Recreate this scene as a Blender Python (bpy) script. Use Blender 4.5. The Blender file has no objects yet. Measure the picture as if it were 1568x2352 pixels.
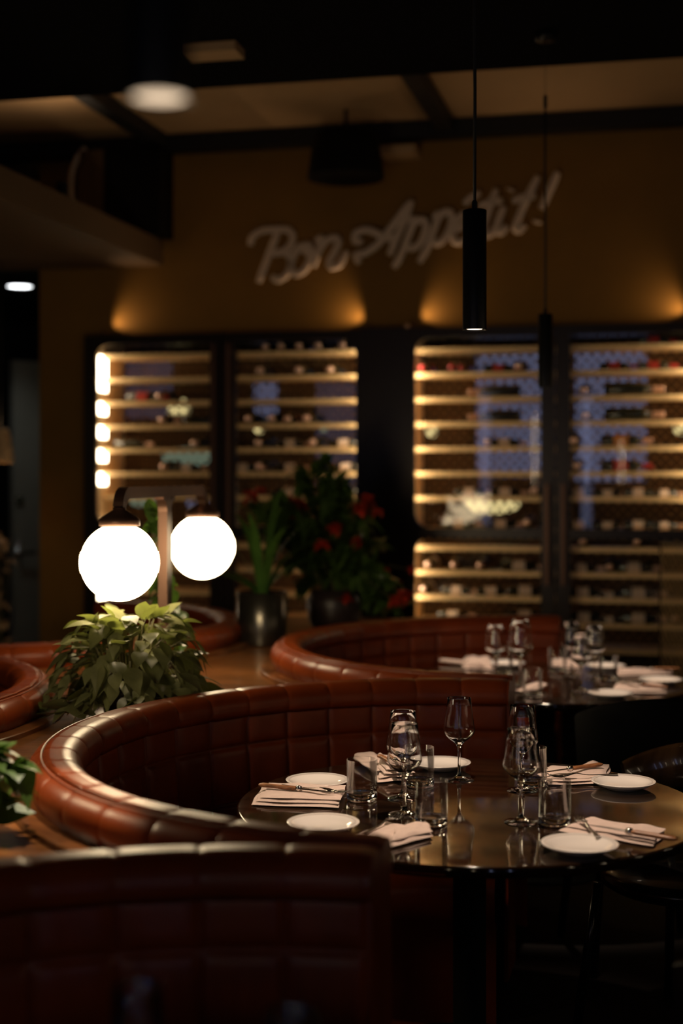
import bpy, math, random
from math import sin, cos, pi, radians, sqrt, exp, atan2
from mathutils import Vector, Matrix
random.seed(7)
S = bpy.context.scene
C = S.collection
# ------------------------------------------------------------------ camera
PHI = radians(13.0)            # the room's long axis lies 13 degrees to the right of the view
CS, SN = cos(PHI), sin(PHI)
F, EYE, HOR = 3267.0, 1.58, 1095.0
cam = bpy.data.cameras.new('camera'); co = bpy.data.objects.new('camera', cam); C.objects.link(co)
co.location = (0, 0, EYE); co.rotation_euler = (pi/2, 0, PHI)
cam.sensor_width = 36; cam.lens = 50.0; cam.shift_y = -81/2352
cam.dof.use_dof = True; cam.dof.focus_distance = 3.80; cam.dof.aperture_fstop = 1.35; cam.dof.aperture_blades = 0
cam.clip_start = 0.05
S.camera = co
# ------------------------------------------------------------------ world and colour
w = bpy.data.worlds.new('world'); S.world = w; w.use_nodes = True
w.node_tree.nodes['Background'].inputs[0].default_value = (0.9, 0.75, 0.6, 1)
w.node_tree.nodes['Background'].inputs[1].default_value = 0.0008
S.view_settings.view_transform = 'Standard'; S.view_settings.look = 'None'
S.view_settings.exposure = 0.0; S.view_settings.gamma = 1.0; S.view_settings.use_curve_mapping = False
# light levels
GLOBE = 18.0; PENDANT_W = 64.0; LED = 13.0; UPLIGHT_W = 5.0; CEIL_W = 14.0; REFLECT_GLOW = 0.21; GLINT_TUBE = 34.0; TRACK_W = 300.0

# ------------------------------------------------------------------ helpers
def W(X, Y, z=0.0):            # ground frame of the view (X right, Y ahead) -> room
    return Vector((X*CS - Y*SN, X*SN + Y*CS, z))
def on_z(px, py, z):           # pixel -> point on a level plane
    Y = (EYE - z)*F/(py - HOR); return W((px - 784)/F*Y, Y, z)
def on_v(px, py, v):           # pixel -> point on a plane parallel to the back wall
    a = (px - 784)/F; Y = v/(a*SN + CS); return Vector((Y*(a*CS - SN), v, EYE - (py - HOR)/F*Y))
def at_Y(px, py, Y): return W((px - 784)/F*Y, Y, EYE - (py - HOR)/F*Y)

class MB:
    def __init__(s): s.v = []; s.f = []; s.sm = []
    def add(s, vs, fs, M=None, smooth=False):
        n = len(s.v)
        s.v += [tuple(M @ Vector(p)) if M is not None else tuple(p) for p in vs]
        s.f += [tuple(i+n for i in f) for f in fs]; s.sm += [smooth]*len(fs)
    def box(s, x0, x1, y0, y1, z0, z1, M=None):
        vs = [(x, y, z) for z in (z0, z1) for y in (y0, y1) for x in (x0, x1)]
        s.add(vs, [(0,2,3,1),(4,5,7,6),(0,1,5,4),(2,6,7,3),(0,4,6,2),(1,3,7,5)], M)
    def lathe(s, prof, n=32, M=None, smooth=True, a0=0.0, a1=2*pi):
        full = abs(a1-a0-2*pi) < 1e-6; m = n if full else n+1
        vs = []
        for i in range(m):
            a = a0 + (a1-a0)*i/n
            for r, z in prof: vs.append((r*cos(a), r*sin(a), z))
        k = len(prof); fs = []
        for i in range(n):
            j = (i+1) % m
            for q in range(k-1):
                fs.append((i*k+q, j*k+q, j*k+q+1, i*k+q+1))
        s.add(vs, fs, M, smooth)
    def cyl(s, r, z0, z1, n=24, M=None, r1=None):
        r1 = r if r1 is None else r1
        s.lathe([(1e-5, z0), (r, z0), (r1, z1), (1e-5, z1)], n, M, False)
    def tube(s, pts, r, n=8, smooth=True, flat=None):
        P = [Vector(p) for p in pts]; R = r if isinstance(r, (list, tuple)) else [r]*len(P)
        vs = []; prev = None
        for i, p in enumerate(P):
            t = (P[min(i+1, len(P)-1)] - P[max(i-1, 0)])
            t = t.normalized() if t.length > 1e-9 else Vector((0,0,1))
            if flat is not None: b = Vector(flat); a = t.cross(b).normalized()
            else:
                up = prev if prev is not None else (Vector((0,0,1)) if abs(t.z) < .9 else Vector((1,0,0)))
                a = (up - t*up.dot(t)); a = a.normalized() if a.length > 1e-6 else t.orthogonal().normalized()
                prev = a; b = t.cross(a)
            for k in range(n):
                th = 2*pi*k/n; vs.append(p + a*cos(th)*R[i] + b*sin(th)*R[i]*(0.45 if flat is not None else 1))
        fs = []
        for i in range(len(P)-1):
            for k in range(n):
                k2 = (k+1) % n; fs.append((i*n+k, i*n+k2, (i+1)*n+k2, (i+1)*n+k))
        fs.append(tuple(range(n-1, -1, -1))); fs.append(tuple((len(P)-1)*n+k for k in range(n)))
        s.add(vs, fs, None, smooth)
    def prism(s, poly, z0, z1, M=None):
        n = len(poly); vs = [(x, y, z0) for x, y in poly] + [(x, y, z1) for x, y in poly]
        fs = [tuple(range(n-1, -1, -1)), tuple(range(n, 2*n))] + [(i, (i+1) % n, n+(i+1) % n, n+i) for i in range(n)]
        s.add(vs, fs, M)
    def grid(s, rows, closed=False, smooth=True):
        nr, nc = len(rows), len(rows[0]); vs = [p for r in rows for p in r]; fs = []
        for i in range(nr-1):
            for j in range(nc if closed else nc-1):
                j2 = (j+1) % nc; fs.append((i*nc+j, i*nc+j2, (i+1)*nc+j2, (i+1)*nc+j))
        s.add(vs, fs, None, smooth)
    def build(s, name, m, parent=None, loc=None):
        me = bpy.data.meshes.new(name); me.from_pydata(s.v, [], s.f); me.validate(); me.update()
        if len(me.polygons) == len(s.sm): me.polygons.foreach_set('use_smooth', s.sm)
        me.materials.append(m); o = bpy.data.objects.new(name, me); C.objects.link(o)
        if parent is not None: o.parent = parent
        if loc is not None: o.location = loc
        return o

def thing(name, label, cat, loc=(0,0,0), rz=0.0, group=None):
    o = bpy.data.objects.new(name, None); C.objects.link(o); o.location = loc; o.rotation_euler = (0,0,rz)
    o.empty_display_size = .05
    o['label'] = label; o['category'] = cat
    if group: o['group'] = group
    return o
def tag(o, label, cat, group=None):
    o['label'] = label; o['category'] = cat
    if group: o['group'] = group
    return o
def struct(o): o['kind'] = 'structure'; return o
CH = {}
def dup(root, loc, rz=None, label=None, group=None, rot=None, scale=None):
    def cp(o, parent):
        c = o.copy(); C.objects.link(c)
        if parent is not None: c.parent = parent
        for ch in o.children: cp(ch, c)
        return c
    r = cp(root, None); r.location = loc
    if rz is not None: r.rotation_euler = (0,0,rz)
    if rot is not None: r.rotation_euler = rot
    if scale is not None: r.scale = (scale,)*3
    if label: r['label'] = label
    if group: r['group'] = group
    return r
def spot(name, parent, loc, rot, watts, size, blend, col, rad=.02):
    l = bpy.data.lights.new(name, 'SPOT'); l.energy = watts; l.spot_size = radians(size); l.spot_blend = blend
    l.color = col; l.shadow_soft_size = rad; o = bpy.data.objects.new(name, l); C.objects.link(o)
    o.parent = parent; o.location = loc; o.rotation_euler = rot; return o
def point(name, parent, loc, watts, col, rad=.03):
    l = bpy.data.lights.new(name, 'POINT'); l.energy = watts; l.color = col; l.shadow_soft_size = rad
    o = bpy.data.objects.new(name, l); C.objects.link(o); o.parent = parent; o.location = loc; return o

# ------------------------------------------------------------------ materials
def mat(name, col, rough=.5, metal=0.0, noise=None, bump=None, spec=.5, coat=0, trans=0, ior=1.45, emit=None, es=0, wood=None, sheen=0):
    m = bpy.data.materials.new(name); m.use_nodes = True; nt = m.node_tree; b = nt.nodes['Principled BSDF']
    b.inputs['Base Color'].default_value = (*col, 1); b.inputs['Roughness'].default_value = rough
    b.inputs['Metallic'].default_value = metal; b.inputs['IOR'].default_value = ior
    b.inputs['Specular IOR Level'].default_value = spec; b.inputs['Coat Weight'].default_value = coat
    b.inputs['Coat Roughness'].default_value = .04; b.inputs['Transmission Weight'].default_value = trans
    b.inputs['Sheen Weight'].default_value = sheen
    if emit: b.inputs['Emission Color'].default_value = (*emit, 1); b.inputs['Emission Strength'].default_value = es
    tc = nt.nodes.new('ShaderNodeTexCoord')
    if noise or wood:
        mp = nt.nodes.new('ShaderNodeMapping'); nt.links.new(tc.outputs['Object'], mp.inputs[0])
        n = nt.nodes.new('ShaderNodeTexNoise'); cr = nt.nodes.new('ShaderNodeValToRGB')
        if wood: mp.inputs['Scale'].default_value = wood; n.inputs['Scale'].default_value = 1; n.inputs['Detail'].default_value = 6; amt = .55
        else: n.inputs['Scale'].default_value = noise[0]; amt = noise[1]; n.inputs['Detail'].default_value = 4
        nt.links.new(mp.outputs[0], n.inputs['Vector']); nt.links.new(n.outputs[0], cr.inputs[0])
        cr.color_ramp.elements[0].position = .3; cr.color_ramp.elements[1].position = .7
        cr.color_ramp.elements[0].color = (*[c*(1-amt) for c in col], 1)
        cr.color_ramp.elements[1].color = (*[min(1, c*(1+amt)) for c in col], 1)
        nt.links.new(cr.outputs[0], b.inputs['Base Color'])
    if bump:
        n2 = nt.nodes.new('ShaderNodeTexNoise'); n2.inputs['Scale'].default_value = bump[0]; n2.inputs['Detail'].default_value = 3
        bp = nt.nodes.new('ShaderNodeBump'); bp.inputs['Strength'].default_value = bump[1]; bp.inputs['Distance'].default_value = .002
        nt.links.new(tc.outputs['Object'], n2.inputs['Vector']); nt.links.new(n2.outputs[0], bp.inputs['Height']); nt.links.new(bp.outputs[0], b.inputs['Normal'])
    return m
def leafmat(name, col, noise):
    m = mat(name, col, .38, noise=noise); nt = m.node_tree; b = nt.nodes['Principled BSDF']; o = nt.nodes['Material Output']
    tr = nt.nodes.new('ShaderNodeBsdfTranslucent'); tr.inputs[0].default_value = (col[0]*1.6, col[1]*1.8, col[2]*.8, 1); mx = nt.nodes.new('ShaderNodeMixShader'); mx.inputs[0].default_value = .22
    nt.links.new(b.outputs[0], mx.inputs[1]); nt.links.new(tr.outputs[0], mx.inputs[2]); nt.links.new(mx.outputs[0], o.inputs[0]); return m
def emis(name, col, s):
    m = bpy.data.materials.new(name); m.use_nodes = True; nt = m.node_tree; nt.nodes.clear()
    e = nt.nodes.new('ShaderNodeEmission'); o = nt.nodes.new('ShaderNodeOutputMaterial')
    e.inputs[0].default_value = (*col, 1); e.inputs[1].default_value = s; nt.links.new(e.outputs[0], o.inputs[0]); return m
def thin_glass(name, fac=1.0):
    m = bpy.data.materials.new(name); m.use_nodes = True; nt = m.node_tree; nt.nodes.clear()
    o = nt.nodes.new('ShaderNodeOutputMaterial'); mx = nt.nodes.new('ShaderNodeMixShader'); t_ = nt.nodes.new('ShaderNodeBsdfTransparent')
    g = nt.nodes.new('ShaderNodeBsdfGlossy'); g.inputs['Roughness'].default_value = .0; f = nt.nodes.new('ShaderNodeFresnel'); f.inputs[0].default_value = 1.5
    mu = nt.nodes.new('ShaderNodeMath'); mu.operation = 'MULTIPLY'; mu.inputs[1].default_value = fac
    nt.links.new(f.outputs[0], mu.inputs[0]); nt.links.new(mu.outputs[0], mx.inputs[0]); nt.links.new(t_.outputs[0], mx.inputs[1]); nt.links.new(g.outputs[0], mx.inputs[2]); nt.links.new(mx.outputs[0], o.inputs[0]); return m
M = dict(
 leather=mat('cognac_leather', (.20,.034,.006), .34, noise=(9,.18), bump=(260,.08), spec=.38),
 piping=mat('leather_piping', (.19,.035,.01), .35),
 black=mat('black_paint', (.006,.006,.006), .6),
 void=mat('black_ceiling_paint', (.004,.004,.005), .95, spec=.05),
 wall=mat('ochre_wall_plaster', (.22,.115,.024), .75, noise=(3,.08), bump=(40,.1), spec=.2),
 ceil=mat('warm_ceiling_panel', (.42,.28,.15), .7, noise=(2,.06), spec=.2),
 cabinet=mat('dark_bronze_cabinet', (.022,.014,.010), .32, metal=.3),
 gold=mat('brushed_brass', (.80,.55,.26), .42, metal=.25),
 brassd=mat('bronze_metal', (.14,.075,.05), .4, metal=.7),
 wood=mat('varnished_walnut', (.20,.075,.022), .30, wood=(3,26,3), bump=(35,.25), coat=.35),
 curb=mat('walnut_curb', (.17,.06,.018), .32, wood=(8,8,8), coat=.3),
 table=mat('dark_polished_table', (.016,.008,.004), .08, wood=(3,30,3), coat=.5),
 floor=mat('dark_floor', (.010,.007,.006), .6, noise=(4,.3), spec=.2),
 glass=mat('clear_glass', (1,1,1), 0, trans=1, ior=1.5),
 bowl=mat('blown_bowl_glass', (1,1,1), 0, trans=1, ior=1.45), pane=thin_glass('window_glass', .4), thin=thin_glass('thin_blown_glass', .6),
 china=mat('white_china', (.78,.74,.70), .14, coat=.4),
 chinaline=mat('grey_plate_line', (.30,.25,.24), .3),
 linen=mat('rose_beige_linen', (.66,.52,.46), .9, noise=(60,.06), bump=(900,.5), sheen=.3, spec=.1),
 steel=mat('polished_steel', (.62,.58,.54), .16, metal=1),
 handlew=mat('cutlery_wood', (.24,.10,.04), .4, wood=(40,200,40)),
 leaf=leafmat('pothos_leaf', (.16,.165,.07), (25,.35)),
 leaf2=leafmat('dark_green_leaf', (.07,.13,.025), (20,.4)),
 strap=leafmat('strap_leaf', (.05,.12,.02), (8,.4)),
 stem=mat('green_stem', (.10,.09,.03), .5),
 red=mat('red_petals', (.40,.030,.010), .5, noise=(30,.4)),
 pot=mat('brushed_gunmetal', (.12,.11,.09), .28, metal=.9),
 ceramic=mat('dark_ceramic', (.03,.02,.018), .4),
 soil=mat('soil', (.02,.012,.008), .95, noise=(60,.5)),
 pend=mat('black_pendant_metal', (.012,.012,.012), .35, metal=.4, spec=.6),
 cord=mat('black_cord', (.01,.01,.01), .7),
 bottle=mat('dark_wine_bottle', (.012,.016,.010), .08, coat=.5, spec=.7),
 lab=mat('cream_label', (.72,.58,.46), .6, noise=(60,.1)),
 lab2=mat('orange_label', (.50,.20,.05), .6),
 labr=mat('red_label', (.42,.03,.02), .5),
 cap=mat('pale_foil_capsule', (.75,.50,.38), .28, metal=.5),
 capr=mat('red_capsule', (.45,.03,.03), .35),
 letter=mat('glitter_letters', (.85,.60,.47), .5, noise=(220,.4), bump=(400,1)),
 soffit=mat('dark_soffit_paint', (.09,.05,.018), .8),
 glint=emis('added_tube_glow', (1,.75,.48), GLINT_TUBE),
 lining=mat('pale_cabinet_lining', (.85,.64,.38), .6),
 wire=mat('bronze_lattice_wire', (.30,.18,.08), .45, metal=.3),
 teal=mat('painted_door', (.15,.14,.11), .5, noise=(2,.1)),
 chair=mat('black_lacquer_chair', (.006,.005,.005), .25, coat=.3),
 chairb=mat('matt_black_chair', (.004,.004,.004), .7, spec=.15),
 chairw=mat('bent_walnut_back', (.16,.08,.032), .2, coat=.6, wood=(4,20,4)),
 wicker=mat('wicker', (.5,.33,.17), .7, noise=(30,.5), bump=(60,.8)),
 dried=mat('dried_flowers', (.45,.30,.17), .8, noise=(30,.5)),
 flex=mat('flexible_duct', (.45,.40,.32), .4, metal=.5),
 globe=emis('lit_opal_glass', (1,.77,.46), GLOBE),
 led=emis('led_panel', (1,.80,.55), LED),
 lens=emis('pendant_lens', (1,.76,.55), 7), lensd=emis('dim_pendant_lens', (1,.74,.5), 1.3),
 down=emis('downlight_lens', (.95,.98,1), 6),
 day=emis('window_reflection_glow', (.42,.46,.78), REFLECT_GLOW),
 added_win=emis('added_window_glow', (.50,.58,1.0), 2.6),
 win_reflect_dim=emis('dim_reflection_glow', (.30,.34,.60), REFLECT_GLOW*.4),
 yel=emis('yellow_reflection_glow', (1,.80,.35), 1.1),
 mint=emis('mint_reflection_glow', (.45,.60,.42), .33),
)

# ------------------------------------------------------------------ the room
V0 = 8.05
wb0, wb1 = -3.75, 3.4
cabL = (on_v(200,760,8.0).x, on_v(833,760,8.0).x); cabR = (on_v(930,760,8.0).x, on_v(930,760,8.0).x + 1.68)
z_top = 2.43
m = MB(); m.box(-8,3.5,-2.6,12,-.06,0); struct(m.build('floor', M['floor']))
m = MB(); m.box(-8,3.5,-2.6,6.35,3.40,3.5); struct(m.build('ceiling', M['void']))
m = MB(); m.box(-8,3.5,6.35,10.99,3.60,3.7); m.box(-8,3.5,6.31,6.35,3.42,3.7); struct(m.build('ceiling_bay', M['ceil']))
m = MB(); m.box(wb0,wb1,V0,V0+.12,z_top,3.60); m.box(wb0,cabL[0],V0,V0+.12,0,z_top)
m.box(cabR[1]+.01,wb1,V0,V0+.12,0,z_top); m.box(cabL[1]+.01,cabR[0]-.01,V0,V0+.12,0,z_top)
struct(m.build('wall_back', M['wall']))
m = MB(); m.box(3.4,3.5,-2.5,11,0,3.4); struct(m.build('wall_right', M['black']))
m = MB(); m.box(-8,-7.9,-2.5,11,0,3.4); struct(m.build('wall_left', M['black']))
m = MB(); m.box(-8,3.5,-2.6,-2.5,0,3.4); struct(m.build('wall_front', M['black']))
m = MB(); m.box(-8,3.5,10.9,11,0,3.6); struct(m.build('wall_far', M['black']))
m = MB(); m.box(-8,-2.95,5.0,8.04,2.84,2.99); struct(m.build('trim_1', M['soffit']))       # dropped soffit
m = MB(); m.box(-8,wb0,8.06,10.8,2.84,2.95); struct(m.build('trim_2', M['black']))
m = MB(); m.box(-8,3.39,V0-.12,V0-.001,3.50,3.595); struct(m.build('trim_3', M['black']))
m = MB(); m.box(cabL[1]-.002,cabR[0]+.002,7.96,V0-.002,0,z_top); struct(m.build('trim_4', M['cabinet']))
for k, px in enumerate(((190,210,370,340),(945,160,1025,310))):
    a = on_v(px[2], px[3], V0-.1).x
    b = MB(); b.box(a-.045,a+.045,6.36,V0-.13,3.52,3.598); struct(b.build('trim_%d' % (5+k), M['black']))
for n_, (x0, x1) in enumerate(((-3.4,-3.28),(-2.4,-2.28),(-1.1,-.98),(1.3,1.42),(2.3,2.42))):  # unseen windows added behind the viewer for bright streaks in the glasses
    o = bpy.data.objects.new('window_%d' % (8+n_), None); C.objects.link(o); struct(o)
    q = MB(); q.box(x0-.04,x0,-2.5,-2.45,.9,2.7); q.box(x1,x1+.04,-2.5,-2.45,.9,2.7); q.box(x0,x1,-2.5,-2.45,2.66,2.7); q.box(x0,x1,-2.5,-2.45,.9,.94); q.build('window_frame', M['black'], o)
    q = MB(); q.box(x0,x1,-2.49,-2.47,.94,2.66); q.build('window_pane', M['added_win'], o)
for n_, (x, y, ax) in enumerate(((3.36,.6,0),(3.36,2.0,0),(3.36,3.4,0),(3.36,4.8,0),(-.6,-2.45,1),(.5,-2.45,1),(-1.7,-2.45,1),(-6.5,1.5,0))):  # unseen tube lamps added to put sparkle on the glassware
    t = thing('added_tube_lamp', 'unseen added vertical tube lamp, '+['nearest the viewer on the right wall','second along the right wall','third along the right wall','farthest along the right wall','middle of the wall behind the viewer','right on the wall behind the viewer','left on the wall behind the viewer','alone far to the left'][n_], 'lamp', (x, y, 1.5), 0, 'added tube lamps on the walls')
    q = MB(); q.lathe([(1e-4,0),(.006,.003),(.006,.9),(1e-4,.904)],16); q.build('glass_tube', M['glint'], t)
    q = MB(); q.cyl(.028,-.04,0,16); q.cyl(.028,.904,.944,16)
    if ax: q.box(-.03,.03,-.045,-.03,-.04,.944)
    else: q.box(.03,.038,-.03,.03,-.04,.944)
    q.build('bracket', M['pend'], t)
# door standing in the passage on the left
dA, dB = at_Y(30,600,10.0), at_Y(94,600,10.15)
d = bpy.data.objects.new('door_1', None); C.objects.link(d); struct(d)
ang = atan2(dB.y-dA.y, dB.x-dA.x); d.location = (dA.x, dA.y, 0); d.rotation_euler = (0,0,ang)
L = (dB-dA).xy.length
m = MB(); m.box(0,L+.1,0,.05,.01,2.4); m.build('door_leaf', M['teal'], d)
zl = EYE-(1270-HOR)/F*10.0
m = MB(); m.lathe([(1e-4,0),(.026,0),(.026,.012),(1e-4,.012)],20,Matrix.Translation((.04,-.001,zl))@Matrix.Rotation(pi/2,4,'X'))
m.lathe([(1e-4,0),(.011,0),(.011,.05),(1e-4,.05)],16,Matrix.Translation((.04,-.001,zl))@Matrix.Rotation(pi/2,4,'X'))
m.box(.03,.15,-.06,-.045,zl-.012,zl+.012); m.build('door_handle', M['steel'], d)
m = MB(); m.lathe([(1e-4,0),(.022,0),(.022,.02),(1e-4,.02)],20,Matrix.Translation((.04,-.001,zl+.06))@Matrix.Rotation(pi/2,4,'X')); m.build('lock', M['steel'], d)
m = MB(); z2 = EYE-(1150-HOR)/F*10.0; m.box(.015,.08,-.012,0,z2-.03,z2+.03); m.build('door_plate', M['steel'], d)
# ------------------------------------------------------------------ glowing shapes behind the wine cabinets, for reflections in their glass
def window(n, px0, px1, py0, py1, m_, v=10.88):  # glowing pane standing in for a window reflection in the cabinet glass
    a, b = on_v(px0,py0,v), on_v(px1,py1,v)
    o = bpy.data.objects.new('window_%d' % n, None); C.objects.link(o); struct(o); o.location = (0,0,0)
    q = MB(); t = .03
    q.box(a.x-t,a.x,v-.04,v+.01,b.z-t,a.z+t); q.box(b.x,b.x+t,v-.04,v+.01,b.z-t,a.z+t)
    q.box(a.x,b.x,v-.04,v+.01,a.z,a.z+t); q.box(a.x,b.x,v-.04,v+.01,b.z-t,b.z)
    q.build('window_frame', M['black'], o)
    q = MB(); q.box(a.x,b.x,v-.012,v+.012,b.z,a.z); q.build('window_pane', m_, o)
window(1, 1095, 1245, 808, 1095, M['day']); window(2, 1322, 1484, 795, 1105, M['day'])
window(3, 585, 640, 880, 960, M['day']); window(4, 728, 822, 880, 1120, M['win_reflect_dim'])
window(5, 290, 400, 815, 960, M['win_reflect_dim'])
window(6, 432, 452, 1135, 1170, M['day']); window(7, 470, 478, 1140, 1165, M['day'])
def reflected_lamp(px, py, Y, r, label, kind='dome', m_=None):  # glowing shape placed where a lamp reflects in the cabinet glass
    c = at_Y(px, py, Y); t = thing('lamp_reflection', label, 'lamp', c)
    q = MB()
    if kind == 'dome': q.lathe([(1e-4,r*1.0),(r*.5,r*.88),(r*.88,r*.45),(r,-.35*r),(r*.92,-.4*r),(1e-4,-.42*r)],28)
    elif kind == 'ball': q.lathe([(r*sin(pi*i/12)+1e-4, r*cos(pi*i/12)) for i in range(13)],24)
    else:
        q.lathe([(r*.4*sin(pi*i/12)+1e-4, r*1.15*cos(pi*i/12)) for i in range(13)],24,Matrix.Rotation(pi/2,4,'Y'))
    q.build('lamp_shade', m_ or M['yel'], t)
    q = MB(); q.tube([(0,0,r*.3),(0,0,3.55-c.z if c.y > 8 else 3.4-c.z)],.004,6); q.build('cord', M['cord'], t); return t
reflected_lamp(411,940,9.9,.078,'yellow glow for a dome lamp reflected in the upper left pane of the left wine cabinet')
reflected_lamp(594,984,9.9,.036,'small ball glow for a lamp reflected in the right pane of the left wine cabinet','ball')
reflected_lamp(745,982,10.2,.030,'dim small ball glow for a reflection, right of the brighter one behind the left wine cabinet','ball',M['mint'])
reflected_lamp(990,991,9.7,.040,'small ball glow for a lamp reflected at the left edge of the right wine cabinet','ball')
reflected_lamp(1562,983,9.7,.045,'small ball glow for a lamp reflection at the right edge of the photo behind the wine cabinet','ball')
reflected_lamp(1130,1158,9.6,.16,'long pale yellow glow for a lamp reflection, low behind the right wine cabinet','bar')
reflected_lamp(432,1049,9.45,.16,'long mint green glow for a reflection low in the left wine cabinet','bar',M['mint'])
reflected_lamp(330,1152,9.6,.09,'short mint green glow for a reflection, inside the bracket of the twin globe lamp','bar',M['mint'])

# ------------------------------------------------------------------ wine cabinets
ZK = [2.322-.142*k for k in range(14)]
def rrect(x0, x1, z0, z1, r, corners, n=7):   # corners: TL TR BR BL
    P = []
    for (cx, cz, a0, on) in ((x0,z1,pi/2,corners[0]),(x1,z1,0,corners[1]),(x1,z0,-pi/2,corners[2]),(x0,z0,-pi,corners[3])):
        sx = 1 if cx == x0 else -1; sz = 1 if cz == z0 else -1
        if on:
            for i in range(n+1):
                a = (a0+pi/2) - (pi/2)*i/n
                P.append((cx+sx*r+r*cos(a), cz+sz*r+r*sin(a)))
        else: P += [(cx, cz)]*(n+1)
    return P
def framed(q, ox0, ox1, oz0, oz1, holes, y0, y1):
    # slab with rounded openings stacked one above another
    zs = [oz1]
    for h in holes: zs += [h[3], h[2]]
    cuts = [oz1] + [(holes[i][2]+holes[i+1][3])/2 for i in range(len(holes)-1)] + [oz0]
    for i, (x0, x1, z0, z1, r, c) in enumerate(holes):
        inn = rrect(x0, x1, z0, z1, r, c); n = 7
        T, B = cuts[i], cuts[i+1]
        cor = [(ox0,T),(ox1,T),(ox1,B),(ox0,B)]; out = []
        for k in range(4): out += [cor[k]]*(n+1)
        # spread outer points along the edges
        N = len(inn); vs = [(x, y0, z) for x, z in inn]+[(x, y0, z) for x, z in out]+[(x, y1, z) for x, z in inn]+[(x, y1, z) for x, z in out]
        fs = []
        for a in range(N):
            b = (a+1) % N
            fs.append((N+a, N+b, b, a)); fs.append((2*N+a, 2*N+b, 3*N+b, 3*N+a)); fs.append((a, b, 2*N+b, 2*N+a)); fs.append((N+b, N+a, 3*N+a, 3*N+b))
        q.add(vs, fs)
HB = (.33, 1.235)
def cabinet(u0, u1, winL, winR, lft, label, hz):
    t = thing('wine_cabinet', label, 'cabinet', (0,0,0)); um = (winL[1]+winR[0])/2
    q = MB(); q.box(u0,u0+.02,8.0,8.46,.02,z_top-.005); q.box(u1-.02,u1,8.0,8.46,.02,z_top-.005); q.box(u0+.02,u1-.02,8.0,8.46,z_top-.03,z_top-.005); q.box(u0+.02,u1-.02,8.0,8.46,.02,.15)
    q.build('case', M['cabinet'], t)
    for side, (a, b) in enumerate((winL, winR)):
        o0, o1 = (u0, um-.004) if side == 0 else (um+.004, u1)
        holes = [(a,b,1.29,2.37,.085,(side==0,side==1,side==1,side==0)), (a,b,HB[0],HB[1],.085,(side==0,side==1,side==1,side==0))]
        q = MB(); framed(q, o0, o1, .03, z_top-.008, holes, 7.955, 7.995); dr = q.build('door', M['cabinet'], t)
        q = MB(); q.box(a-.01,b+.01,7.985,7.990,.3,2.38); q.build('glass_pane', M['pane'], dr)
        hx = um+(-.045 if side == 0 else .045)
        q = MB(); q.box(hx-.011,hx+.011,7.905,7.925,hz[0],hz[1])
        for z in (hz[0]+.05,hz[1]-.05): q.box(hx-.008,hx+.008,7.925,7.956,z-.01,z+.01)
        q.build('handle', M['brassd'], dr)
    for k in range(13):
        z = ZK[k]
        if k == 7: continue
        q = MB(); q.box(u0+.045,u1-.045,8.10,8.40,z-.022,z-.008); q.box(u0+.045,u1-.045,8.088,8.102,z-.030,z-.002)
        q.build('shelf', M['gold'], t)
    q = MB(); q.box(u0+.045,u1-.045,8.088,8.40,1.268,1.282); q.build('shelf', M['gold'], t)
    for s_ in (0, 1):
        e = .006 if lft else .030
        x0, x1 = (winL[0]-e-.004, winL[0]-e) if s_ == 0 else (winR[1]+e, winR[1]+e+.004)
        q = MB()
        for k in range(12):
            if k in (6,): continue
            hh = .037 if lft else .035
            zc = ZK[k]-.016-(.030 if lft else .071)
            if not lft and s_ == 1 and k > 6: continue
            q.box(x0,x1,8.005,8.15,zc-hh,zc+hh)
            if k == 0: q.box(x0,x1,8.005,8.15,zc-hh-.075,zc-hh)
        if not lft:
            f0, f1 = (x1+.001, winL[0]-.003) if s_ == 0 else (winR[1]+.003, x0-.001)
            q.box(f0,f1,7.998,8.003,1.33,2.30)
            if s_ == 0: q.box(f0,f1,7.998,8.003,.75,1.2)
        o = q.build('led_panel', M['led'], t); o['kind'] = 'stuff'; o['label'] = 'glowing vertical light panel'
        w0, w1 = (u0+.02, x0) if s_ == 0 else (x1, u1-.02)
        q = MB(); q.box(w0,w1,8.0,8.44,.15,z_top-.03); q.build('side_lining', M['lining'], t)
    # diagonal wire lattice at the back
    q = MB(); p = .06; z0, z1 = .2, 2.4; H = z1-z0; x = u0-H
    while x < u1:
        for sg in (1, -1):
            xa, xb = (x, x+H) if sg == 1 else (x+H, x)
            # clip to the case
            pts = []
            for f in (0, 1):
                pass
            def X(z): return xa+(xb-xa)*(z-z0)/H
            za, zb = z0, z1
            lo, hi = u0+.03, u1-.03
            s1 = (lo-xa)/(xb-xa)*H+z0; s2 = (hi-xa)/(xb-xa)*H+z0
            za, zb = max(za, min(s1, s2)), min(zb, max(s1, s2))
            if zb-za > .02:
                q.tube([(X(za),8.43+.004*sg,za),(X(zb),8.43+.004*sg,zb)], .0055, 4, False)
        x += p
    q.build('lattice_back', M['wire'], t)
    return t
uL = [on_v(p,1000,8.0).x for p in (226,487,545,821)]; uR = [on_v(p,1000,8.0).x for p in (955,1243,1310)]
cabinet(cabL[0], cabL[1], uL[:2], uL[2:], 1, 'left wine cabinet with glass doors, a glowing strip at its left edge', (1.02,2.36))
cabinet(cabR[0], cabR[1], uR[:2], (uR[2], cabR[1]-.06), 0, 'right wine cabinet with rounded glass doors behind the set tables', (.98,1.54))

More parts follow.
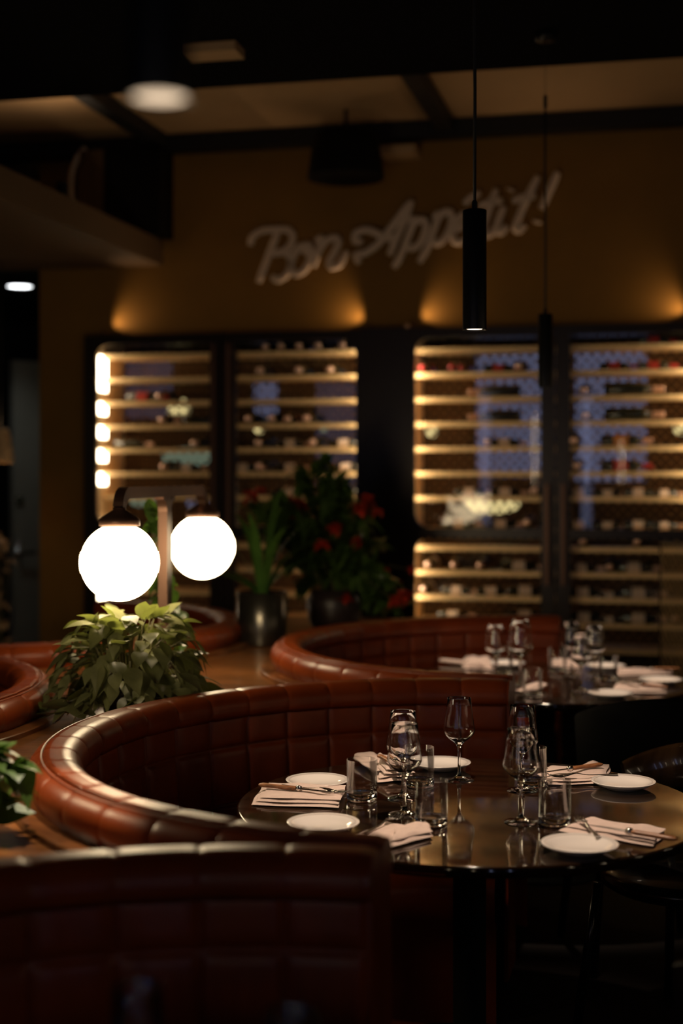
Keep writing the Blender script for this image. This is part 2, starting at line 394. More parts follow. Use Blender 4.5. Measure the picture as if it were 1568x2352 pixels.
# bottles --------------------------------------------------------------
def bottle(lm, cm):
    t = thing('wine_bottle', 'dark wine bottle', 'bottle', (0,0,0), 0, 'wine bottles in the cabinets')
    q = MB(); q.lathe([(1e-4,.004),(.034,0),(.0375,.006),(.0375,.185),(.034,.203),(.018,.228),(.0145,.245),(.0145,.268)],20); q.build('glass_body', M['bottle'], t)
    q = MB(); q.lathe([(.0385,.075),(.0385,.158)],20); q.build('label', lm, t)
    q = MB(); q.lathe([(.0152,.240),(.0155,.292),(.0165,.294),(.0165,.300),(1e-4,.301)],16); q.build('capsule', cm, t); return t
BT = {'c':bottle(M['lab'],M['cap']), 'o':bottle(M['lab2'],M['cap']), 'r':bottle(M['labr'],M['capr']), 'd':bottle(M['bottle'],M['cap'])}
used = {}
ordw = ['top','second','third','fourth','fifth','sixth','seventh','eighth','ninth','tenth','eleventh','twelfth','thirteenth']
def put_bottles(k, items, where):
    n = len(items)
    for i, (px, ori, ty, sc) in enumerate(sorted(items)):
        z = ZK[k] if k != 7 else 1.29
        c = on_v(px, 1000, 8.17); zc = z-.008+.0375*sc+.001 if k != 7 else 1.282+.0375*sc+.001
        nth = 'only bottle' if n == 1 else ['first','second','third','fourth','fifth','sixth'][i]+' bottle from the left'
        lab = nth + ', lying on the ' + ordw[k] + ' shelf down, ' + where
        if ori == 'e': loc, rot = (c.x, 8.105+.30*sc, zc), (pi/2,0,0)
        elif ori == 'l': loc, rot = (c.x+.115*sc, 8.16, zc), (0,-pi/2,0)
        else: loc, rot = (c.x-.115*sc, 8.16, zc), (0,pi/2,0)
        src = BT[ty]
        if ty not in used:
            used[ty] = 1; src.location = loc; src.rotation_euler = rot; src.scale = (sc,)*3; src['label'] = lab
        else: dup(src, loc, label=lab, rot=rot, scale=sc)
s = .72
A = 'left cabinet, left door'; B = 'left cabinet, right door'; D = 'right cabinet, left door'; E = 'right cabinet, right door'
put_bottles(2, [(330,'r','r',.85),(372,'e','d',1)], A); put_bottles(3, [(378,'e','c',1),(455,'l','d',.8)], A)
put_bottles(4, [(300,'r','d',.8),(452,'e','d',1)], A); put_bottles(5, [(382,'e','d',1),(430,'r','c',s)], A)
put_bottles(0, [(615,'e','c',1),(650,'e','d',1),(692,'e','d',1),(735,'e','c',1),(790,'e','d',1)], B)
put_bottles(1, [(602,'e','d',1),(690,'e','d',1),(762,'e','d',1)], B)
put_bottles(3, [(575,'e','d',1),(628,'e','d',1),(665,'e','o',.9),(708,'e','d',1)], B)
put_bottles(4, [(598,'e','d',1),(668,'r','c',s),(722,'e','d',1),(790,'r','c',s)], B)
put_bottles(5, [(560,'r','c',s),(600,'e','d',1),(668,'r','c',s),(795,'r','c',s)], B)
put_bottles(6, [(665,'r','c',s),(795,'r','c',s)], B)
put_bottles(1, [(972,'e','r',1),(1040,'e','r',1),(1062,'e','r',.9),(1145,'r','r',s),(1192,'e','d',1)], D)
put_bottles(2, [(1150,'l','d',1)], D); put_bottles(3, [(1150,'l','d',1)], D)
put_bottles(4, [(1122,'e','d',.9),(1158,'r','c',s)], D)
put_bottles(6, [(1078,'r','c',s),(1160,'r','c',s),(1228,'e','c',1)], D)
put_bottles(7, [(1055,'r','c',s),(1150,'r','c',s),(1212,'e','c',1)], D)
put_bottles(9, [(985,'e','c',1),(1045,'e','d',1),(1105,'e','d',1),(1192,'r','c',.85)], D)
put_bottles(10, [(975,'e','c',1),(1048,'r','c',s),(1128,'r','c',s),(1206,'r','c',.85)], D)
put_bottles(11, [(1040,'r','c',s),(1205,'r','c',.85)], D)
put_bottles(2, [(1342,'e','d',1),(1440,'r','d',1.1)], E); put_bottles(3, [(1345,'e','d',1),(1440,'r','d',1.1)], E)
put_bottles(4, [(1318,'e','d',1),(1425,'r','o',.95)], E); put_bottles(5, [(1325,'e','d',1),(1425,'r','r',.95)], E)
put_bottles(6, [(1330,'r','c',.7),(1395,'r','c',.6),(1465,'r','c',.7),(1525,'r','c',.6)], E)
put_bottles(7, [(1330,'r','c',.7),(1395,'r','c',.6),(1465,'r','c',.7),(1525,'r','c',.6)], E)
put_bottles(8, [(1340,'e','d',1),(1462,'e','d',1)], E)
put_bottles(9, [(1335,'r','c',.7),(1400,'e','d',1),(1455,'r','c',.85)], E)
put_bottles(10, [(1338,'r','c',.8),(1400,'r','c',.5),(1465,'r','c',.85)], E)
put_bottles(11, [(1340,'r','c',.8),(1400,'r','c',.5),(1465,'r','c',.85),(1550,'e','d',1)], E)
put_bottles(1, [(1410,'r','r',s),(1500,'r','r',s)], E); put_bottles(0, [(1500,'r','r',s)], E)

# small uplights on the cabinet tops, washing the wall -------------------------------
for i, (px, sg, wh) in enumerate(((238,1,'left end of the left wine cabinet'),(848,-1,'right end of the left wine cabinet'),(948,1,'left end of the right wine cabinet'),(1590,-1,'right end of the right wine cabinet'))):
    p = on_v(px, 750, V0-.045)
    t = thing('wall_uplight', 'tiny uplight washing the ochre wall above the '+wh, 'light', (p.x, p.y, z_top), 0)
    q = MB(); q.lathe([(1e-4,0),(.012,0),(.014,.016),(.009,.022),(1e-4,.022)],16); q.build('housing', M['brassd'], t)
    spot('spot', t, (0,0,.03), (radians(-7), radians(180-(-58 if sg>0 else 58)), 0), UPLIGHT_W, 100, 1, (1,.62,.33), .008)
p = on_v(935,746,7.93)
q = MB(); q.lathe([(.014*sin(pi*i/8)+1e-5, .014*cos(pi*i/8)) for i in range(9)],16)
tag(q.build('brass_ball_finial', M['cap'], None, (p.x, p.y, z_top+.004)), 'small coppery ball on top of the frame between the cabinets', 'ornament')

# ------------------------------------------------------------------ lettering on the wall
def catmull(P, n=7):
    P = [Vector(p) for p in P]; Q = [P[0]*2-P[1]]+P+[P[-1]*2-P[-2]]; out = []
    for i in range(1, len(Q)-2):
        for k in range(n):
            t = k/n; out.append(.5*((2*Q[i])+(-Q[i-1]+Q[i+1])*t+(2*Q[i-1]-5*Q[i]+4*Q[i+1]-Q[i+2])*t*t+(-Q[i-1]+3*Q[i]-3*Q[i+1]+Q[i+2])*t**3))
    out.append(Q[-2]); return out
LET = {
 'letter_b': [[(50,415),(62,372),(105,345),(165,340),(225,342),(248,375),(232,420),(190,446),(150,452)],[(178,352),(150,425),(118,510),(88,588)],[(185,446),(226,456),(240,500),(222,548),(182,575),(148,560)]],
 'letter_o': [[(318,412),(278,425),(246,475),(240,520),(262,548),(300,532),(328,485),(334,440),(318,412),(300,430),(320,450),(350,440)]],
 'letter_n': [[(352,398),(382,382),(372,430),(345,515)],[(362,462),(395,402),(440,378),(462,400),(440,450),(418,492),(432,516),(468,502),(502,440)]],
 'letter_a': [[(575,400),(540,392),(545,358),(595,342),(650,362),(700,380),(745,372)],[(806,205),(760,262),(705,335),(650,405),(590,448),(545,460),(560,500)],[(806,205),(772,290),(728,390),(700,462)]],
 'letter_p': [[(790,310),(815,292),(790,370),(755,460),(720,520)],[(800,335),(835,296),(868,305),(866,355),(838,410),(800,428),(778,412)]],
 'letter_p2': [[(905,290),(930,268),(905,350),(875,430),(838,495)],[(915,310),(950,262),(985,262),(990,310),(965,370),(930,404),(900,395)]],
 'letter_e': [[(1010,345),(1048,322),(1068,285),(1046,270),(1015,300),(995,350),(1004,392),(1040,396),(1085,360)],[(1048,222),(1085,190),(1125,168)]],
 'letter_t': [[(1200,150),(1172,230),(1145,310),(1142,360),(1172,362),(1195,330)],[(1115,235),(1170,212),(1230,205)]],
 'letter_i': [[(1236,232),(1212,290),(1200,340),(1222,352),(1250,322)],[(1270,150),(1266,160)]],
 'letter_t2': [[(1395,90),(1350,180),(1310,270),(1290,325),(1305,345),(1335,318)],[(1275,208),(1330,190),(1385,182)]],
 'exclamation_mark': [[(1486,72),(1462,130),(1435,190),(1410,245)],[(1392,298),(1388,312)]],
}
sg = thing('wall_sign', 'script lettering reading Bon Appétit! mounted aslant on the ochre wall', 'sign', (0,0,0))
for nm, strokes in LET.items():
    q = MB()
    for st in strokes:
        pts = []
        cc = catmull([(550+x/2.036, 360+y/2.036, 0) for x, y in st])
        for p in cc: pts.append(on_v(p.x, p.y, V0-.055))
        n = len(pts); big = .030 if n < 9 else .0225
        R = [big*(.75+.25*min(1, min(i, n-1-i)/4)) for i in range(n)]
        q.tube(pts, R, 10, True, flat=(0,1,0))
        mid = pts[n//2]; q.tube([mid, mid+Vector((0,.055,0))], .005, 6)
    q.build(nm.rstrip('2'), M['letter'], sg)

# ------------------------------------------------------------------ ceiling things
t = thing('cone_pendant', 'unlit black cone ceiling lamp hanging before the wall above the lettering', 'lamp', at_Y(794,410,7.82))
q = MB(); q.lathe([(1e-4,.02),(.19,.01),(.212,0),(.210,.02),(.185,.18),(.17,.235),(.03,.245),(1e-4,.245)],40); q.build('lamp_shade', M['chairb'], t)
q = MB(); q.cyl(.012,.245,3.6-t.location.z,12); q.build('stem', M['pend'], t)
p = at_Y(488,118,6.02); q = MB(); q.box(-.12,.12,-.07,.07,3.36-p.z,3.399-p.z)
tag(q.build('ceiling_plate', M['ceil'], None, p), 'small brown plate on the black ceiling above the glowing pendant end', 'plate')
p = on_v(918,350,7.95); q = MB(); q.box(-.10,.10,-.09,.099,-.022,.022)
tag(q.build('wall_bracket', M['ceil'], None, p), 'small brown bracket on the wall right of the black cone lamp', 'bracket')
t = thing('added_uplight', 'added small spotlight hidden on top of the dropped soffit throwing light on the ceiling', 'light', (-3.02,6.75,2.99))  # unseen fixture, added to brighten the ceiling bay on the left
q = MB(); q.cyl(.04,0,.015,16); q.cyl(.03,.015,.09,16); q.build('housing', M['pend'], t)
spot('spot', t, (0,0,.10), (radians(180-4),radians(-20),0), CEIL_W, 110, .9, (1,.70,.45), .03)
p0, p1 = on_v(205,380,7.95), on_v(265,490,7.95)
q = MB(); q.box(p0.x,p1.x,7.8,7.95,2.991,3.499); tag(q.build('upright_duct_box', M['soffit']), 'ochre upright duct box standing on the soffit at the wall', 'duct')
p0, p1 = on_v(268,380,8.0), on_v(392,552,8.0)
q = MB(); q.box(p0.x,p1.x,7.80,8.045,p1.z+.01,3.499); tag(q.build('shade_box', M['chairb']), 'matt black box for the shaded wall above the end of the soffit', 'duct')  # black box added where the wall lies in shade
pts = [at_Y(px,py,8.38) for px,py in ((197,340),(185,352),(172,375),(165,400),(163,430),(166,462))]; cc = catmull(pts, 6)
q = MB(); q.tube(cc, [.019+.004*(i % 2) for i in range(len(cc))], 10); tag(q.build('flexible_hose', M['flex']), 'ribbed silver hose curving down from the ceiling to the soffit', 'hose')
q = MB(); p = at_Y(45,658,9.3); q.lathe([(1e-4,0),(.080,0),(.080,.01),(1e-4,.01)],28)
t = thing('downlight', 'round white ceiling downlight in the passage far left', 'light', (p.x,p.y,2.825))
q.build('lens', M['down'], t); q = MB(); q.lathe([(.081,-.003),(.095,-.003),(.095,.015),(.081,.015)],28); q.build('rim', M['pend'], t)
spot('spot', t, (0,0,-.01), (0,0,0), 14, 120, .6, (.85,.95,1), .07)
# pendants above the tables
def pendant(X, Y, label, k=1.0):
    zb = 1.947; t = thing('pendant_light', label, 'lamp', W(X, Y, zb), 0, 'cylinder pendants above the tables')
    q = MB(); q.lathe([(.0300,0),(.0300,.298),(.0285,.300),(1e-4,.300)],40); q.lathe([(.0300,0),(.0280,0),(.0272,.02),(1e-4,.03)],40); q.build('cylinder_shade', M['pend'], t)
    q = MB(); q.lathe([(1e-4,.004),(.0272,.004)],32); q.build('lens', M['lens' if k == 1 else 'lensd'], t)
    q = MB(); q.lathe([(.007,.3),(.007,.32),(.004,.325)],16); q.tube([(0,0,.32),(.001,0,.6),(-.001,0,.9),(0,0,1.15)],.0042,8); q.lathe([(.0042,1.14),(.008,1.15),(.008,1.19),(.003,1.2)],14); q.tube([(0,0,1.18),(0,0,3.4-zb)],.0010,6); q.build('cord', M['cord'], t)
    q = MB(); q.lathe([(1e-4,1.42),(.04,1.42),(.04,1.452),(1e-4,1.452)],24); q.build('ceiling_rose', M['pend'], t)
    spot('spot', t, (0,0,-.004), (0,0,0), PENDANT_W*k, 62, .35, (1,.74,.54), .024); return t
pA = pendant(.333, 3.56, 'nearer black cylinder pendant over the near table')
pendant(.835, 5.83, 'farther black cylinder pendant over the far table')
pendant(-.177, 1.385, 'blurred black pendant with glowing end, nearest of the cylinder pendants, upper left', .10)

# ------------------------------------------------------------------ booths
PITCH = 2.115; RR = 1.05
def profile():
    P = []  # (roff, z, row parameter for tufting or None)
    rows = [(.46,.625),(.625,.79),(.79,.882)]
    for (a, b) in rows:
        for f in (0,.04,.1,.2,.4,.6,.8,.9,.96):
            z = a+(b-a)*f; P.append((-.105+.03*(z-.46)/.42, z, f))
    for d in (215,195,175,155,138,122,108,96,86,78): P.append((-.050+.046*cos(radians(d)), .899+.046*sin(radians(d)), None))
    P += [(-.022,.9455,None),(-.008,.943,None)]
    for d in (100,80,62,45,28,12,-5,-22,-38): P.append((-.016+.045*cos(radians(d)), .896+.045*sin(radians(d)), None))
    P += [(.014,.856,None),(.012,.832,None)]; return P
PRO = profile(); NCOL = 21
def booth(uc, vc, mirror, label, name='curved_banquette'):
    t = thing(name, label, 'banquette', (uc, vc, -.010), pi if mirror else 0, 'cognac leather booths')
    lim = PITCH/2-.002; EA = .030; A0 = pi/2+EA
    def pt(a, r, z):
        return (r*cos(a), max(-lim, min(lim, r*sin(a))), z)
    fr = (0,.025,.06,.12,.25,.42,.58,.75,.88,.94,.975)
    angs = []
    for c in range(NCOL):
        for f in fr: angs.append((A0+(pi-2*EA)*(c+f)/NCOL, f))
    angs.append((A0+pi-2*EA, 0))
    rows = []
    for (ro, z, rp) in PRO:
        row = []
        for (a, f) in angs:
            pc = 1-abs(2*f-1)**9
            if rp is None: dsp = .0035*pc
            else: dsp = .013*(pc*(1-abs(2*rp-1)**8))**.8
            # push outward from the body
            if rp is not None: r_, z_ = RR+ro-dsp, z
            else:
                cx, cz = (-.050,.899) if ro < -.03 else (-.016,.896)
                dx, dz = ro-cx, z-cz; l = max(1e-6, sqrt(dx*dx+dz*dz)); r_, z_ = RR+ro+dsp*dx/l, z+dsp*dz/l
            row.append(pt(a, r_, z_))
        rows.append(row)
    q = MB(); q.grid(rows); q.build('backrest', M['leather'], t)
    pp = [pt(A0+(pi-2*EA)*i/120, RR-.001, .9415) for i in range(121)]
    q = MB(); q.tube(pp, .0035, 6); q.build('piping', M['piping'], t)
    # end caps
    for a in (pi/2, 3*pi/2):
        sgn = 1 if a < pi else -1
        prof = [(RR-.106, .011)] + [(RR+ro, z) for ro, z, rp in PRO] + [(RR+.012,.011)]
        poly = [(min(r, lim)*sgn, z) for r, z in prof]; n = len(poly)
        vs = [(-.034, y, z) for y, z in poly]+[(-.022, y, z) for y, z in poly]
        fs = [tuple(range(n)), tuple(range(2*n-1, n-1, -1))]+[(i, n+i, n+(i+1) % n, (i+1) % n) for i in range(n)]
        q = MB(); q.add(vs, fs); q.build('end_panel', M['leather'], t)
    # shell below the upholstery
    R_ = []
    for (r, z) in ((RR-.10,.30),(RR-.10,.46),(RR-.07,.83),(RR+.013,.835),(RR+.013,.011),(RR-.10,.011)):
        R_.append([pt(A0+(pi-2*EA)*i/90, r, z) for i in range(91)])
    q = MB(); q.grid(R_); q.build('frame', M['black'], t)
    # seat
    R_ = [[pt(A0+(pi-2*EA)*i/90, r, z) for i in range(91)] for (r, z) in ((.60,.011),(.60,.30),(.555,.32),(.545,.40),(.56,.445),(.62,.46),(.80,.465),(RR-.106,.46))]
    q = MB(); q.grid(R_); q.build('seat', M['leather'], t)
    # curb lying on the counter
    R_ = [[pt(pi/2+pi*(i+3)/96, r, z) for i in range(91)] for (r, z) in ((RR+.014,.856),(RR+.068,.856),(RR+.071,.8535),(RR+.071,.8405),(RR+.014,.8405))]
    q = MB(); q.grid(R_, smooth=False); q.build('curb', M['curb'], t)
    return t
UR, VR = -.47, 3.4975; UL, VL = -2.93, 3.83
booth(UR, VR, False, 'curved cognac leather booth around the near table')
booth(UR, VR-PITCH, False, 'dark nearest leather booth across the bottom of the photo')
booth(UR, VR+PITCH, False, 'curved cognac leather booth around the far table')
booth(UL, VL, True, 'leather booth at the left edge, only its rounded back showing on the counter')
booth(UL, VL+PITCH, True, 'far left leather booth with rounded back behind the ivy plant')

# counter between the two rows of booths
RB = RR+.0145
def side(cx, centres, sgn, v, clip):
    d = min(abs(v-c) for c in centres)
    if d < RB: x = cx+sgn*sqrt(RB*RB-d*d)
    else: x = clip
    return x
right, left = [], []
v = .75
cr = (VR-PITCH, VR, VR+PITCH); cl = (VL, VL+PITCH)
while v <= 7.40:
    x = side(UR, cr, -1, v, -.61); 
    if v > cr[-1]+PITCH/2: x = min(-.61, -.61-(v-cr[-1]-PITCH/2)*.8)
    right.append((x, v))
    x = side(UL, cl, 1, v, -2.79)
    if v < cl[0]-PITCH/2: x = -2.79
    left.append((x, v)); v += .02
poly = right + left[::-1]
t = thing('wooden_counter', 'glossy walnut counter winding between the two rows of booths', 'counter')
import bmesh
def slab(poly, z0, z1, name, m_, parent):
    bm = bmesh.new(); vs = [bm.verts.new((x, y, z0)) for x, y in poly]; f = bm.faces.new(vs)
    r = bmesh.ops.extrude_face_region(bm, geom=[f]); bmesh.ops.translate(bm, verts=[e for e in r['geom'] if isinstance(e, bmesh.types.BMVert)], vec=(0,0,z1-z0))
    bmesh.ops.triangulate(bm, faces=[f for f in bm.faces if len(f.verts) > 4]); bmesh.ops.recalc_face_normals(bm, faces=bm.faces)
    me = bpy.data.meshes.new(name); bm.to_mesh(me); bm.free(); me.materials.append(m_)
    o = bpy.data.objects.new(name, me); C.objects.link(o); o.parent = parent; return o
slab(poly, .80, .83, 'counter_top', M['wood'], t)
slab(poly, .0, .80, 'counter_body', M['black'], t)

# ------------------------------------------------------------------ twin globe lamps
def globe_lamp(uc, vc, label, twin=True):
    t = thing('twin_globe_lamp' if twin else 'globe_lamp', label, 'lamp', (uc, vc, .83), .059 if twin else 0, 'globe lamps on the counter'); ends = (-1,1) if twin else (0,)
    H = 1.548-.83; a = .485; tk = .016
    def y(*p): return p
    # flat M shaped frame, in the y-z plane
    def strip(pts, w_):
        q = MB(); L_ = []; R_ = []
        P = [Vector((0, p[0], p[1])) for p in pts]
        rows = []
        for i, p in enumerate(P):
            d_ = (P[min(i+1,len(P)-1)]-P[max(i-1,0)]).normalized(); n_ = Vector((0,-d_.z,d_.y))
            ww = w_[i] if isinstance(w_, list) else w_
            rows.append([p+n_*ww+Vector((tk,0,0)), p-n_*ww+Vector((tk,0,0)), p-n_*ww-Vector((tk,0,0)), p+n_*ww-Vector((tk,0,0))])
        q.grid(rows, closed=True, smooth=False); q.add([tuple(x) for x in rows[0]], [(0,1,2,3)]); q.add([tuple(x) for x in rows[-1]], [(3,2,1,0)]); return q
    def corner(cy, cz, r, a0, a1, n=8): return [(cy+r*cos(radians(a0+(a1-a0)*i/n)), cz+r*sin(radians(a0+(a1-a0)*i/n))) for i in range(n+1)]
    zt = H-.018; rr_ = .055
    for sg_ in ((-1, 1) if twin else ()):
        pts = [(sg_*a, .655)]+[(sg_*p[0], p[1]) for p in corner(a-rr_, zt-rr_, rr_, 0, 90)]+[(0, zt)]
        strip(pts, .018).build('arm', M['brassd'], t)
        pts = [(sg_*.018, .03)]+[(sg_*.018, zt-.09)]+[(sg_*p[0], p[1]) for p in corner(.018+.05, zt-.068, .05, 180, 90)]
        strip(pts, .010).build('arm_fillet', M['brassd'], t)
    q = MB(); q.box(-tk,tk,-.021,.021,.02,H if twin else .36); q.build('pole', M['brassd'], t)
    q = MB(); q.lathe([(1e-4,0),(.10,0),(.10,.012),(.03,.02),(1e-4,.02)],32); q.build('base', M['brassd'], t)
    for sg_ in ends:
        T = Matrix.Translation((0, sg_*a, 0))
        q = MB(); q.lathe([(.018,.655),(.020,.648),(.052,.628),(.063,.618),(.063,.598),(1e-4,.596)],32,T); q.build('fitter_cap', M['brassd'], t)
        R = .120; zc = .486; pr = []
        for i in range(193):
            th = pi*i/192
            if cos(th)*R > .108: continue
            rb = R+(.0018*(1+cos(th*110)) if abs(cos(th)) < .27 else 0)
            pr.append((max(1e-4, rb*sin(th)), zc+R*cos(th)))
        pr = [(1e-4, pr[0][1]), ] + pr
        q = MB(); q.lathe(pr, 64, T); q.build('globe_shade', M['globe'], t)
    return t
globe_lamp(-1.6825, 4.605, 'bronze lamp with two glowing white globes behind the ivy plant')
globe_lamp(-1.76, 2.92, 'single white globe lamp just outside the left edge of the photo', False)

# ------------------------------------------------------------------ plants
def heart(q, base, d, up, L_, Wd, fold=.35, droop=.3):
    d = d.normalized(); side_ = d.cross(up); side_ = side_.normalized() if side_.length > 1e-4 else d.orthogonal().normalized(); n_ = side_.cross(d)
    N = 7; mid, lf, rt, l2, r2 = [], [], [], [], []
    for i in range(N+1):
        t_ = i/N
        w_ = Wd*(1.15*sin(pi*min(1, t_*1.0)**.62))*(1-.25*t_) if 0 < t_ < 1 else 0.0001
        back = -.16*L_*(1-t_)**4
        c = base+d*(L_*t_)-Vector((0,0,1))*(droop*L_*t_*t_)
        mid.append(c); e = n_*(fold*w_*.55)
        l2.append(c+side_*w_*.55+e*.55); r2.append(c-side_*w_*.55+e*.55)
        lf.append(c+side_*w_+e*.75+d*back); rt.append(c-side_*w_+e*.75+d*back)
    q.grid([[lf[i], l2[i], mid[i], r2[i], rt[i]] for i in range(N+1)])
def rnd(a, b): return random.uniform(a, b)
def ivy(loc, rad, top, n, label, trails=(), shoots=(), leafm='leaf', sz=(.05,.085), bowl=False):
    t = thing('potted_ivy', label, 'plant', loc)
    q = MB(); q.lathe([(1e-4,.002),(.075,0),(.09,.09),(.095,.10),(.088,.10),(.082,.085),(1e-4,.085)],28); q.build('pot', M['ceramic'], t)
    q = MB(); q.lathe([(1e-4,.087),(.080,.088)],24); q.build('soil', M['soil'], t)
    lf, st = MB(), MB()
    for i in range(n):
        a = rnd(0,2*pi); h = random.random()**.8
        r = rad*(.25+.85*random.random()**.6)*sqrt(max(.05, 1-(h*.85)**2)); z = top*h
        z = max(z, .012+.03*random.random())
        p = Vector((r*cos(a), r*sin(a), z)); s0 = Vector((.05*cos(a), .05*sin(a), .09))
        mid_ = (s0+p)*.5+Vector((0,0,.05+.25*max(0, r-z)))
        if i % 2 == 0: st.tube([s0, mid_, p], .0016, 4)
        a2 = a+rnd(-.6,.6); rad_ = Vector((cos(a2), sin(a2), 0))
        out = rad_*rnd(.2,.8)+Vector((0,0,rnd(-1,-.1)+.7*h*h)); upv = rad_*(1.1-h)+Vector((rnd(-.4,.4),rnd(-.4,.4),.35+h))
        L_ = rnd(*sz); out.normalize(); tip = p.z+out.z*L_-.35*L_
        if tip < .006: out.z = 0.05
        if p.z < .05: p.z += .03
        if p.z+out.z*L_ < .01: out.z = -(p.z-.01)/L_*.8
        heart(lf, p, out, upv, L_, L_*.37, droop=.05 if p.z < .08 else .22)
    for (dx, dy, ln) in trails:
        pts = [Vector((.07*cos(atan2(dy,dx)), .07*sin(atan2(dy,dx)), .1)), Vector((dx*.5,dy*.5,.10)), Vector((dx,dy,.03)), Vector((dx*1.25,dy*1.25,.012))]
        cc = catmull(pts, 5); st.tube(cc, .0018, 5)
        for k, p in enumerate(cc[4:]):
            for _ in range(2): heart(lf, p+Vector((0,0,.02)), Vector((rnd(-1,1), rnd(-1,1), .15)), Vector((rnd(-.3,.3),rnd(-.3,.3),1)), rnd(.035,.06), .018, droop=.12)
    for (dx, dy, hh) in shoots:
        pts = [Vector((0,0,.09)), Vector((dx*.3,dy*.3,hh*.5)), Vector((dx*.8,dy*.8,hh*.85)), Vector((dx,dy,hh))]
        cc = catmull(pts, 5); st.tube(cc, .0022, 5)
        for k, p in enumerate(cc[5:]): heart(lf, p, Vector((rnd(-1,1), rnd(-1,1), rnd(-.9,.2))), Vector((0,0,1)), rnd(.05,.09), .026)
    lf.build('leaves', M[leafm], t); st.build('stems', M['stem'], t); return t
pl = W(-.655, 4.40, .83)
ivy(pl, .24, .335, 360, 'bushy green ivy with pale heart leaves under the left globe', trails=[(.24,-.02,.1),(.26,.03,.1),(-.20,-.12,.1),(.2,-.1,.1)])
if 1:
    q = MB(); c_ = on_z(218, 1612, .83)
    t = thing('glass_dish', 'small clear glass dish on the counter beside the ivy, front left', 'dish', c_)
    q.lathe([(1e-4,.001),(.025,0),(.045,.018),(.048,.024),(.045,.023),(.024,.005),(1e-4,.005)],28); q.build('bowl', M['glass'], t)
ivy(W(-.645,5.12,.83), .09, .13, 26, 'slender green plant with tall shoots right behind the lamp pole', shoots=[(.03,.01,.34),(.06,.02,.26),(.015,-.01,.40),(-.03,-.01,.62),(-.045,-.01,.66)], leafm='leaf2')
ivy(W(-.845, 2.92, .83), .13, .17, 34, 'dark leafy plant at the left edge before the booth corner', shoots=[(.19,.04,.17),(.15,.02,.20),(.12,.1,.12)], leafm='leaf2', sz=(.07,.10))
t = thing('ceiling_spotlight', 'black ceiling spotlight above the left edge plant, out of view', 'light', W(-.40,2.95,3.30))
q = MB(); q.cyl(.03,-.06,.06,20); q.cyl(.008,.06,.10,10); q.build('housing', M['pend'], t)
dr_ = (W(-.70,2.84,.83)-t.location).to_track_quat('-Z','Y').to_euler()
spot('spot', t, (0,0,-.065), dr_, TRACK_W, 17, .5, (1,.82,.6), .02)

def blade(q, base, d, H_, out, w_, bend=1.0):
    N = 10; rows = []; s_ = Vector((-d.y, d.x, 0)).normalized()
    for i in range(N+1):
        t_ = i/N; c = base+Vector((0,0,1))*H_*(t_-.25*bend*t_**3)+d*out*t_**1.8
        ww = w_*(sin(pi*(.12+.88*t_))**.8 if t_ < 1 else .01)
        rows.append([c+s_*ww, c+Vector((0,0,-ww*.25)), c-s_*ww])
    q.grid(rows)
pc = Vector((-1.776, 6.12, .83))
t = thing('metal_planter', 'round gunmetal planter with arching strap leaves on the counter', 'plant', pc)
q = MB(); q.lathe([(1e-4,.004),(.108,0),(.112,.01),(.112,.235),(.105,.237),(.104,.21),(1e-4,.21)],40); q.build('pot', M['pot'], t)
q = MB(); q.lathe([(1e-4,.212),(.103,.212)],28); q.build('soil', M['soil'], t)
q = MB()
for (a, o_, h_, w_) in ((.3,.22,.46,.022),(1.2,.14,.55,.02),(2.5,.20,.50,.022),(3.5,.26,.40,.02),(4.5,.12,.52,.022),(5.4,.27,.44,.022),(.8,.34,.25,.015),(-.2,.30,.36,.02),(5.9,.1,.66,.024),(4.0,.3,.2,.02),(3.0,.32,.16,.03)):
    blade(q, Vector((.02*cos(a),.02*sin(a),.21)), Vector((cos(a),sin(a),0)), h_, o_, w_)
q.build('leaves', M['strap'], t)
# big arrangement
fc = W(-.035, 7.0, .83)
t = thing('flower_arrangement', 'large arrangement of red flowers and dark leaves behind the planter', 'plant', (fc.x, fc.y, .83))
q = MB(); q.lathe([(1e-4,.004),(.10,0),(.13,.05),(.14,.14),(.11,.20),(.105,.2),(1e-4,.17)],36); q.build('vase', M['ceramic'], t)
lf, st, bl = MB(), MB(), MB()
Rt = Vector((CS, SN, 0)); Fw = Vector((-SN, CS, 0))
def apx(px, py, dep=0.0):      # offset from the vase centre, by direction and height
    return Rt*((px-784)/F*7.0+.035)+Fw*dep+Vector((0,0,EYE-(py-HOR)/F*7.0-.83))
tips = [(690,1085),(745,1060),(640,1150),(590,1160),(780,1110),(830,1180),(860,1250),(885,1330),(700,1200),(760,1180),(800,1260),(735,1290),(850,1370),(660,1240),(620,1220),(905,1390),(780,1340),(700,1350),(820,1310),(660,1300)]
for i, (px, py) in enumerate(tips):
    p = apx(px, py, rnd(-.12,.12)); b0 = Vector((rnd(-.05,.05), rnd(-.05,.05), .17)); m_ = (b0+p)*.5+Vector((0,0,.10))
    cc = catmull([b0, m_, p], 6); st.tube(cc, .003, 5)
    for c in cc[4:]:
        for _ in range(9): heart(lf, c+Vector((rnd(-.03,.03),rnd(-.03,.03),0)), Vector((rnd(-1,1), rnd(-1,1), rnd(-.6,.8))), Vector((rnd(-.5,.5),0,1)), rnd(.06,.13), rnd(.016,.036))
for (px, py, a, h_) in ((690,1240,.6,.42),(715,1260,-.4,.5),(755,1270,2.0,.4)):
    b0 = apx(px, 1400, 0); b0.z = .12; blade(lf, b0*.6, Rt if a < 1.5 else -Rt, h_+.25, .12*a, .045)
lf.build('leaves', M['leaf2'], t); st.build('stems', M['stem'], t)
